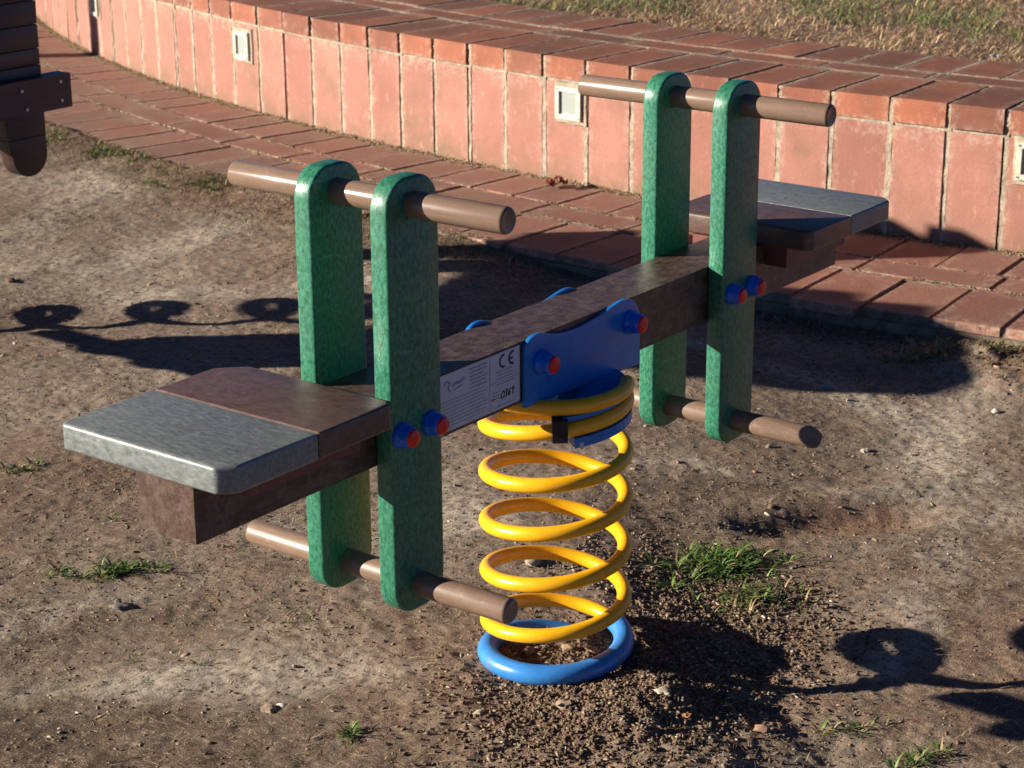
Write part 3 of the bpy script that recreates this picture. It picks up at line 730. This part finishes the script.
# ------------------------------------------------------------------ recessed wall lights
def wall_light(a, z, label):
    root = empty('wall_light', pol(RW, a, z), 0, label, 'wall light', 'square wall lights set in the terracotta wall')
    root.rotation_euler = (0, 0, -a)     # local -X points out of the wall
    h = .041; w = .012
    bm = bmesh.new()
    for (y0, y1, z0, z1) in ((-h, h, h-w, h), (-h, h, -h, -h+w), (-h, -h+w, -h+w+.0004, h-w-.0004), (h-w, h, -h+w+.0004, h-w-.0004)):
        box_bm(-.011, .004, y0, y1, z0, z1, bm=bm)
    bevel_all(bm, .0012, 2)
    from_bm('frame', bm, M['lens_frame'], root)
    lens = from_bm('lens', box_bm(-.0045, .002, -h+w-.001, h-w+.001, -h+w-.001, h-w+.001), M['lens'], root)
    for sy in (-1, 1):
        for sz in (-1, 1):
            from_bm('screw', cyl_bm((-.0125, sy*(h-.006), sz*(h-.006)), (-.010, sy*(h-.006), sz*(h-.006)), .0028, 12), M['steel'], root)
    bm = box_bm(-.0035, .006, -h-.014, h+.006, -h-.010, h+.010)
    bevel_all(bm, .002, 1)
    bmesh.ops.subdivide_edges(bm, edges=bm.edges[:], cuts=3, use_grid_fill=True)
    for v in bm.verts: v.co += Vector((0, random.uniform(-.003, .003), random.uniform(-.003, .003)))
    from_bm('mortar_patch', bm, M['mortar'], root, 40)
    return root
wall_light(.0795, .233, 'square wall light behind the far handlebar left end')
wall_light(.2723, .222, 'square wall light above the path left of the near handlebar')
wall_light(.4331, .213, 'square wall light farthest left, cut by the top edge of the picture')
wall_light(-.0917, .237, 'square wall light at the right edge, cut by the picture border')

# ------------------------------------------------------------------ spring helix
AZR = math.radians(37.09); PHI0 = AZR-PI/2
KEYS = [(0, .381), (1, .378), (2, .374), (3, .370), (4, .363), (5, .349), (6, .326), (7, .307), (8, .291), (10, .264), (12, .230), (14, .196),
        (16, .161), (18, .127), (20, .092), (21, .074), (22, .056), (23, .040), (24, .028), (25, .016), (26, .013), (27, -.002), (28, -.03)]
KX = np.array([k for k, _ in KEYS], float); KZ = np.array([z for _, z in KEYS])
def hz(k):
    ks = np.linspace(k-.6, k+.6, 9); return float(np.mean(np.interp(ks, KX, KZ)))
def hpt(k, R=.0895):
    ph = PHI0 - k*PI/2; return Vector((R*math.cos(ph), R*math.sin(ph), hz(k)))

def build_spring(root, zs=1.0):
    pts = [hpt(k) for k in np.arange(.0, 23.72, .06)]
    if zs != 1.0: pts = [Vector((p.x, p.y, .015+(p.z-.015)*zs)) for p in pts]
    s = from_bm('coil_spring', tube_mesh('coil_spring', pts, .0097, 24), M['yellow'], root, 60)
    pts = [hpt(k, .0895) for k in np.arange(23.62, 27.2, .06)]
    rg = from_bm('base_ring', tube_mesh('base_ring', pts, lambda t: .0135, 28), M['bluering'], root, 60)
    return s, rg

# ------------------------------------------------------------------ the seesaw
ss = empty('spring_seesaw', (0, 0, 0), 0, 'two seat spring seesaw with green posts, brown handlebars and a yellow coil spring', 'seesaw')
build_spring(ss)
SX, SY = .0098, .0141
ZB, HB, WB, TP = .3904, .0766, .0832, .0258
hW = WB/2; T = hW+TP
def W3(u, v, z): return Vector((SX+u, SY-v, z))
def ubox(u0, u1, v0, v1, z0, z1, bev=.003, seg=2):
    return box_bm(SX+u0, SX+u1, SY-v1, SY-v0, z0, z1, bev, seg)
from_bm('beam', ubox(-.667, .667, -hW, hW, ZB, ZB+HB, .006, 3), M['beam'], ss)
# posts: boards with rounded ends
def post_bm(uc, v0, v1, z0, z1, w=.0874, r=.034):
    pts = []
    for (cx, cz, a0) in ((w/2-r, z1-r, 0), (-w/2+r, z1-r, 90), (-w/2+r, z0+r, 180), (w/2-r, z0+r, 270)):
        for i in range(9):
            t = math.radians(a0+i*90/8); pts.append((cx+r*math.cos(t), cz+r*math.sin(t)))
    bm = bmesh.new(); prism_into(bm, pts, lambda p, t: W3(uc+p[0], t, p[1]), v0, v1)
    bmesh.ops.recalc_face_normals(bm, faces=bm.faces[:])
    es = [e for e in bm.edges if e.calc_face_angle(0) > 1.0]
    bmesh.ops.bevel(bm, geom=es, offset=.0038, segments=3, profile=.5, affect='EDGES')
    return bm
UP = .3463
posts = {}
for su in (-1, 1):
    for sv in (-1, 1):
        v0, v1 = (hW+.0004, T) if sv > 0 else (-T, -hW-.0004)
        posts[su, sv] = from_bm('handle_post', post_bm(su*UP, v0, v1, .2102, .7145), M['green'], ss)
# handlebars and footrests
ZH, ZF, LH = .6836, .240, .1969
for su in (-1, 1):
    r = .0150
    p0, p1 = W3(su*UP, -LH, ZH), W3(su*UP, LH, ZH)
    L = 2*LH
    from_bm('handlebar', cyl_bm(p0, p1, r, 48, rings=[(0, .004), (0, r-.003), (.0015, r-.0008), (.004, r), (L-.004, r), (L-.0015, r-.0008), (L, r-.003), (L-.0005, r-.0045), (L-.0014, .002)]), M['tube'], ss, 40)
    p0, p1 = W3(su*UP, -LH, ZF), W3(su*UP, LH, ZF)
    bm = cyl_bm(p0, p1, r, 48, rings=[(0, .004), (0, r-.003), (.0015, r-.0008), (.004, r), (L-.004, r), (L-.0015, r-.0008), (L, r-.003), (L-.0005, r-.0045), (L-.0014, .002)])
    if su > 0:   # this end is sawn off on a slant
        for v in bm.verts:
            if v.co.y < p1.y+.03: v.co.y += max(0, (.012+(v.co.x-p1.x)*-.9 + (v.co.z-ZF)*.7))*(1-min(1, (v.co.y-p1.y)/.03))*.8
    from_bm('footrest', bm, M['foot'], ss, 40)
    # dark sleeves where the bars leave the boards
# seats: front grey board + brown board, chamfered corners
def seat_poly(ua, ub, ca, cb, w=.1195):
    s = 1 if ub > ua else -1
    pts = []
    pts += [(ua+s*ca, -w), (ub-s*.006, -w)] if cb else [(ua+s*ca, -w), (ub, -w)]
    if cb: pts += [(ub, -w+.006)]
    if cb: pts += [(ub, w-cb), (ub-s*cb, w)]
    else: pts += [(ub, w)]
    if ca: pts += [(ua+s*ca*.3, w), (ua, w-ca*.3), (ua, -w+ca)]
    else: pts += [(ua, w)]
    return pts
zt0, zt1 = ZB+HB+.0006, ZB+HB+.0300
for su in (-1, 1):
    def board(name, ua, ub, ca, cb, mat, z1=zt1):
        raw = seat_poly(ua, ub, ca, cb); pts = []
        for q in raw:
            if not pts or (abs(q[0]-pts[-1][0])+abs(q[1]-pts[-1][1])) > 1e-5: pts.append(q)
        if su < 0: pts = [(-p[0], p[1]) for p in pts]
        bm = bmesh.new(); prism_into(bm, pts, lambda p, t: W3(p[0], p[1], t), zt0, z1)
        bmesh.ops.recalc_face_normals(bm, faces=bm.faces[:]); bevel_all(bm, .0042, 3, 30)
        return from_bm(name, bm, mat, ss)
    o = board('seat_board', .4445, .5632, .028, 0, M['seat_brown']); o['label'] = 'brown seat board next to the green posts'
    o = board('seat_edge_board', .5640, .6965, 0, .016, M['seat_grey'], zt1-.0004); o['label'] = 'weathered grey board on the outer end of the seat'
    for sv in (-1, 1):
        v0, v1 = sorted((sv*(hW+.0008), sv*(hW+.036)))
        u0, u1 = sorted((su*.455, su*.625))
        bm = ubox(u0, u1, v0, v1, ZB+HB-.030, ZB+HB-.0004, .010, 4)
        from_bm('seat_cleat', bm, M['redbrown'], ss)
# bolt caps: blue dome nut with red plug
def bolt_cap(u, v, z, sv, R=.0150, D=.017):
    c0 = W3(u, v, z); d = Vector((0, -sv, 0))
    rings = [(-.001, R*.98), (.0, R), (.0035, R), (.0060, R*.93), (.0075, R*.86), (D*.75, R*.84), (D*.92, R*.80), (D, R*.72)]
    b_ = from_bm('bolt_cap', cyl_bm(c0, c0+d*D, R, 28, rings=rings), M['cap_blue'], ss, 40)
    q = c0+d*(D-.0005); rings = [(0, R*.70), (.0022, R*.69), (.0036, R*.60), (.0040, R*.2)]
    p_ = from_bm('red_plug', cyl_bm(q, q+d, R, 24, rings=rings), M['cap_red'], b_, 50)
    return b_
for su in (-1, 1):
    for du in (-.0255, .0255):
        for sv in (-1, 1): bolt_cap(su*(UP+.003)+du, sv*T, .4282, sv)
# blue side plates of the spring clamp
def plate_outline():
    key = [(-.1195, .3835), (-.1195, .455), (-.114, .4650), (-.103, .4705), (-.088, .4710), (-.072, .4665), (-.050, .4615), (-.022, .4585), (.006, .4595),
           (.034, .4620), (.058, .4660), (.078, .4695), (.096, .4705), (.112, .4660), (.1235, .4550), (.1300, .438), (.1310, .3750)]
    n = len(key); out = []
    for i in range(n-1):
        p0, p1, p2, p3 = (key[max(0, i-1)], key[i], key[i+1], key[min(n-1, i+2)])
        st_ = 4 if 1 <= i < n-2 else 1
        for q in range(st_):
            t = q/st_; out.append(tuple(.5*((2*p1[j])+(-p0[j]+p2[j])*t+(2*p0[j]-5*p1[j]+4*p2[j]-p3[j])*t*t+(-p0[j]+3*p1[j]-3*p2[j]+p3[j])*t**3) for j in (0, 1)))
    out.append(key[-1]); return out
for sv in (1, -1):
    bm = bmesh.new(); a_, b__ = sorted((sv*(hW+.0003), sv*(hW+.0062)))
    prism_into(bm, plate_outline(), lambda p, t: W3(p[0], t, p[1]), a_, b__)
    bmesh.ops.recalc_face_normals(bm, faces=bm.faces[:]); bevel_all(bm, .0014, 2, 50)
    from_bm('side_plate', bm, M['blue'], ss)
    for (u, z) in ((-.0880, .4350), (.1045, .4385)): bolt_cap(u, sv*(hW+.006), z, sv, .0158, .020)
from_bm('top_plate', ubox(-.115, .125, -hW-.006, hW+.006, ZB-.0045, ZB-.0006, .001), M['blue'], ss)
# clamp discs between the top turns
def helix_plate(k0, k1, r0, r1, dz, th, name):
    bm = bmesh.new(); prev = None; n = 40
    for i in range(n+1):
        k = k0+(k1-k0)*i/n; ring = []
        z = hz(k)+dz
        for (R, zz) in ((r0, z), (r1, z), (r1, z+th), (r0, z+th)):
            ph = PHI0-k*PI/2; ring.append(bm.verts.new((R*math.cos(ph), R*math.sin(ph), zz)))
        if prev:
            for q in range(4): bm.faces.new((prev[q], prev[(q+1) % 4], ring[(q+1) % 4], ring[q]))
        else: bm.faces.new(ring)
        prev = ring
    bm.faces.new(prev[::-1]); bevel_all(bm, .0012, 2, 50)
    return from_bm(name, bm, M['blue'], ss)
helix_plate(2.6, 4.86, .012, .0965, -.0235, .0125, 'clamp_plate')
def mid(k): return 0
bm = bmesh.new(); prev = None
for i in range(41):
    k = 2.6+(4.95-2.6)*i/40
    zA = hz(k-4) if k > 4 else .386; zB = hz(k)
    z = zB+.0112; ring = []
    for (R, zz) in ((.012, z), (.0925, z), (.0925, z+.006), (.012, z+.006)):
        ph = PHI0-k*PI/2; ring.append(bm.verts.new((R*math.cos(ph), R*math.sin(ph), zz)))
    if prev:
        for q in range(4): bm.faces.new((prev[q], prev[(q+1) % 4], ring[(q+1) % 4], ring[q]))
    else: bm.faces.new(ring)
    prev = ring
bm.faces.new(prev[::-1]); from_bm('clamp_plate', bm, M['blue'], ss)
kq = 4.98; c0 = hpt(kq, .0895)
bm = box_bm(-.0135, .0125, -.0095, .0095, -.0115, .0165, .002, 3)
o = from_bm('clamp_block', bm, M['black'], ss); o.location = c0; o.rotation_euler = (0, 0, PHI0-kq*PI/2)
o = from_bm('clamp_screw', cyl_bm(hpt(4.80, .094)+Vector((0, 0, -.026)), hpt(4.80, .094)+Vector((0, 0, -.017)), .0035, 16, .001), M['steel'], ss)

# information label on the beam side: plate with print
vS = hW+.0006
lab = from_bm('info_sticker', ubox(-.305, -.1240, vS-.0004, vS+.0008, .3945, .4645, .0003, 1), M['sticker'], ss)
def on_label(u0, u1, z0, z1, mat, name, bm=None):
    if bm is None: bm = bmesh.new()
    pts = [W3(u0, vS+.0011, z0), W3(u1, vS+.0011, z0), W3(u1, vS+.0011, z1), W3(u0, vS+.0011, z1)]
    bm.faces.new([bm.verts.new(p) for p in pts]); return bm
def text_lines(u0, u1, ztop, rows, pitch, h, mat, seed, name='printed_text', ragged=.25):
    bm = bmesh.new(); r_ = random.Random(seed)
    for i in range(rows):
        z = ztop-i*pitch; u = u0; end = u1-(u1-u0)*ragged*r_.random()
        while u < end:
            w = r_.uniform(.0015, .0060); on_label(u, min(u+w, end), z-h, z, mat, name, bm); u += w+.0011
    return from_bm(name, bm, mat, lab, None)
text_lines(-.221, -.187, .4600, 6, .0046, .0014, M['inkpale'], 1)
text_lines(-.292, -.187, .4320, 8, .0044, .0012, M['inkgreen'], 2, ragged=.06)
text_lines(-.170, -.1365, .4420, 3, .0042, .0013, M['inkblue'], 3)
text_lines(-.172, -.1365, .4265, 1, .0044, .0011, M['inkpale'], 4, ragged=.05)
text_lines(-.178, -.160, .4180, 3, .0040, .0011, M['inkpale'], 5)
text_lines(-.168, -.128, .3995, 1, .004, .0010, M['inkblue'], 6)
bm = on_label(-.1835, -.1828, .395, .464, None, ''); on_label(-.1828, -.1250, .4290, .4296, None, '', bm); from_bm('printed_lines', bm, M['inkblue'], lab, None)
on = from_bm('printed_mark', on_label(-.181, -.1755, .4075, .4105, None, ''), M['inkred'], lab, None)
# small bird-like swoosh logo, faint blue
bm = bmesh.new()
def stroke(pts, w):
    for i in range(len(pts)-1):
        (u0, z0), (u1, z1) = pts[i], pts[i+1]; L_ = math.hypot(u1-u0, z1-z0) or 1; nx_, nz_ = -(z1-z0)/L_*w/2, (u1-u0)/L_*w/2
        w1 = 1
        q = [(u0+nx_, z0+nz_), (u0-nx_, z0-nz_), (u1-nx_*w1, z1-nz_*w1), (u1+nx_*w1, z1+nz_*w1)]
        bm.faces.new([bm.verts.new(W3(a, vS+.0012, b)) for a, b in q])
stroke([(-.270, .452), (-.264, .456), (-.258, .453), (-.262, .447), (-.257, .442)], .0022)
stroke([(-.254, .447), (-.248, .450), (-.240, .449), (-.231, .452)], .0032)
stroke([(-.252, .4425), (-.242, .4435), (-.234, .4455)], .0014)
from_bm('logo', bm, M['inkblue'], lab, None)
# CE mark drawn from arcs
bm = bmesh.new()
def arc(cu, cz, R, a0, a1, n=18): return [(cu+R*math.cos(math.radians(a0+(a1-a0)*i/n)), cz+R*math.sin(math.radians(a0+(a1-a0)*i/n))) for i in range(n+1)]
stroke(arc(-.1560, .4530, .0074, 75, 285), .0030)
stroke(arc(-.1380, .4530, .0074, 75, 285), .0030); stroke([(-.1450, .4530), (-.1380, .4530)], .0028)
from_bm('printed_mark', bm, M['ink'], lab, None)
bm = bmesh.new()
# handwritten 0361
def oval(cu, cz, a, b): return [(cu+a*math.cos(t), cz+b*math.sin(t)) for t in np.linspace(0, 2*PI, 15)]
zc_ = .4115
stroke([(u+(z-zc_)*.35, z) for u, z in oval(-.1580, zc_-.0005, .0030, .0043)], .0018)
stroke([(u+(z-zc_)*.35, z) for u, z in [(-.1535, .4155), (-.1505, .4160), (-.1500, .4140), (-.1520, .4120), (-.1498, .4100), (-.1505, .4075), (-.1535, .4075)]], .0018)
stroke([(u+(z-zc_)*.35, z) for u, z in [(-.1440, .4160), (-.1465, .4125), (-.1468, .4090), (-.1450, .4072), (-.1430, .4085), (-.1432, .4110), (-.1460, .4108)]], .0018)
stroke([(u+(z-zc_)*.35, z) for u, z in [(-.1405, .4135), (-.1378, .4165), (-.1378, .4075)]], .0020)
from_bm('handwriting', bm, M['ink'], lab, None)

# ------------------------------------------------------------------ plank rocker at the left edge
RX, RY = .40, 2.06
rk = empty('plank_rocker', (RX, RY, 0), 0, 'dark brown plank spring rocker cut by the left edge of the picture', 'spring rocker')
sp, rg = build_spring(rk, 1.0)
def rbox(x0, x1, y0, y1, z0, z1, bev=.003): return box_bm(x0-RX, x1-RX, y0-RY, y1-RY, z0, z1, bev, 2)
XE = .868
def side_panel(y0, y1):
    """planks stacked edge to edge; the tail hangs down as a rounded tongue"""
    bm = bmesh.new()
    def plank(pts):
        b2 = bmesh.new(); prism_into(b2, [(p[0]-RX, p[1]) for p in pts], lambda p, t: Vector((p[0], t-RY, p[1])), y0, y1)
        bmesh.ops.recalc_face_normals(b2, faces=b2.faces[:]); bevel_all(b2, .0022, 2, 50)
        me_ = bpy.data.meshes.new('t'); b2.to_mesh(me_); b2.free(); bm.from_mesh(me_); bpy.data.meshes.remove(me_)
    plank([(-.10, .3786), (XE+.004, .3786), (XE+.004, .4694), (-.10, .4694)])
    plank([(-.08, .4706), (XE+.003, .4706), (XE+.003, .5044), (-.08, .5044)])
    plank([(.66, .5056), (XE+.004, .5056), (XE+.003, .5544), (.69, .5544)])      # back rest
    plank([(.69, .5556), (XE+.003, .5556), (XE+.004, .6044), (.705, .6044)])
    plank([(.705, .6056), (XE+.004, .6056), (XE-.006, .645), (XE-.04, .660), (.745, .660), (.715, .640)])
    plank([(-.08, .5056), (.34, .5056), (.31, .5694), (-.20, .5694)])             # raised front
    plank([(-.20, .5706), (.31, .5706), (.27, .6344), (-.30, .6344)])
    plank([(-.30, .6356), (.27, .6356), (.20, .690), (-.02, .722), (-.24, .738), (-.32, .70)])
    for x0, wt in ((XE-.106, .110), (-.06, .145)):      # tongues
        x1 = x0+wt
        plank([(x0, .3775), (x0+.008, .320), (x1, .320), (x1, .3775)])
        pts = [(x0+.008, .3194), (x0+.012, .290)]
        for i in range(13):
            t = PI+PI*i/12; pts.append(((x0+.016+x1)/2+(x1-x0-.016)/2*math.cos(t), .283+.047*math.sin(t)))
        pts += [(x1, .3194)]
        plank(pts)
    return bm
from_bm('side_panel', side_panel(1.972, 2.010), M['dwood'], rk)
from_bm('side_panel', side_panel(2.130, 2.168), M['dwood'], rk)
from_bm('seat_board', rbox(.42, .80, 2.011, 2.129, .440, .468), M['dwood2'], rk)
lg = from_bm('ledge_board', rbox(.30, .914, 1.930, 1.9715, .378, .450, .003), M['dwood2'], rk)
from_bm('ledge_board', rbox(.30, .914, 2.1685, 2.210, .378, .450, .003), M['dwood2'], rk)
for xx, zz in ((.885, .435), (.885, .395), (.78, .43), (.79, .39)):
    from_bm('screw', cyl_bm((xx-RX, 1.9298-RY, zz), (xx-RX, 1.9275-RY, zz), .0035, 12), M['steel'], lg)
from_bm('spring_beam', rbox(.10, .62, 2.030, 2.112, .390, .4395, .004), M['dwood'], rk)
from_bm('handlebar', cyl_bm((.15-RX, -.17, .62), (.15-RX, .17, .62), .0150, 32, .002), M['tube'], rk)

from_bm('footrest', cyl_bm((.0-RX, -.36, .262), (.0-RX, .30, .262), .0150, 32, .002), M['foot'], rk)

pole = empty('lamp_pole', (1.39, 5.66, 0), 0, 'slim grey pole beyond the left edge that throws a narrow shadow on the wall', 'pole')
from_bm('shaft', cyl_bm((0, 0, -.05), (0, 0, 3.4), .045, 24), M['steel'], pole)
from_bm('base_flange', cyl_bm((0, 0, 0), (0, 0, .03), .09, 24, .004), M['steel'], pole)
from_bm('lamp_head', cyl_bm((0, 0, 3.4), (0, 0, 3.62), .12, 32, .02), M['lens_frame'], pole)

# ------------------------------------------------------------------ camera
cam = bpy.data.cameras.new('camera'); co = bpy.data.objects.new('camera', cam); COL.objects.link(co); sc.camera = co
az, pi_, ro = .6473, .3221, -.0063
F = Vector((math.cos(pi_)*math.cos(az), math.cos(pi_)*math.sin(az), -math.sin(pi_))); Rv = Vector((math.sin(az), -math.cos(az), 0)); U = Rv.cross(F)
R2 = Rv*math.cos(ro)+U*math.sin(ro); U2 = -Rv*math.sin(ro)+U*math.cos(ro)
mat = Matrix((R2, U2, -F)).transposed().to_4x4(); mat.translation = Vector((-1.9929, -1.4374, 1.1989))
co.matrix_world = mat
cam.sensor_width = 36; cam.lens = 2056.65/1024*36; cam.clip_start = .05; cam.clip_end = 800
cam.dof.use_dof = True; cam.dof.focus_distance = 2.55; cam.dof.aperture_fstop = 18

# ------------------------------------------------------------------ light
SUN_AZ, SUN_EL = math.radians(-48.5), math.radians(16.3)     # azimuth of travel of the light
w = bpy.data.worlds.new('World'); sc.world = w; w.use_nodes = True; nt = w.node_tree; nt.nodes.clear()
out = nt.nodes.new('ShaderNodeOutputWorld'); bg = nt.nodes.new('ShaderNodeBackground'); sky = nt.nodes.new('ShaderNodeTexSky')
sky.sky_type = 'NISHITA'; sky.sun_disc = False; sky.sun_elevation = SUN_EL
sd = Vector((-math.cos(SUN_AZ), -math.sin(SUN_AZ), 0))      # towards the sun
sky.sun_rotation = math.atan2(sd.x, sd.y)
sky.air_density = .27; sky.dust_density = .0; sky.ozone_density = 4.5
bg.inputs[1].default_value = .05
nt.links.new(sky.outputs[0], bg.inputs[0]); nt.links.new(bg.outputs[0], out.inputs[0])
sl = bpy.data.lights.new('sun', 'SUN'); sl.energy = 5.0; sl.angle = math.radians(.53); sl.color = (1, .90, .76)
so = bpy.data.objects.new('sun', sl); COL.objects.link(so)
ld = Vector((math.cos(SUN_AZ)*math.cos(SUN_EL), math.sin(SUN_AZ)*math.cos(SUN_EL), -math.sin(SUN_EL)))
so.rotation_euler = ld.to_track_quat('-Z', 'Y').to_euler()
sc.view_settings.view_transform = 'Standard'; sc.view_settings.look = 'None'; sc.view_settings.gamma = 1
sc.view_settings.exposure = 1.12
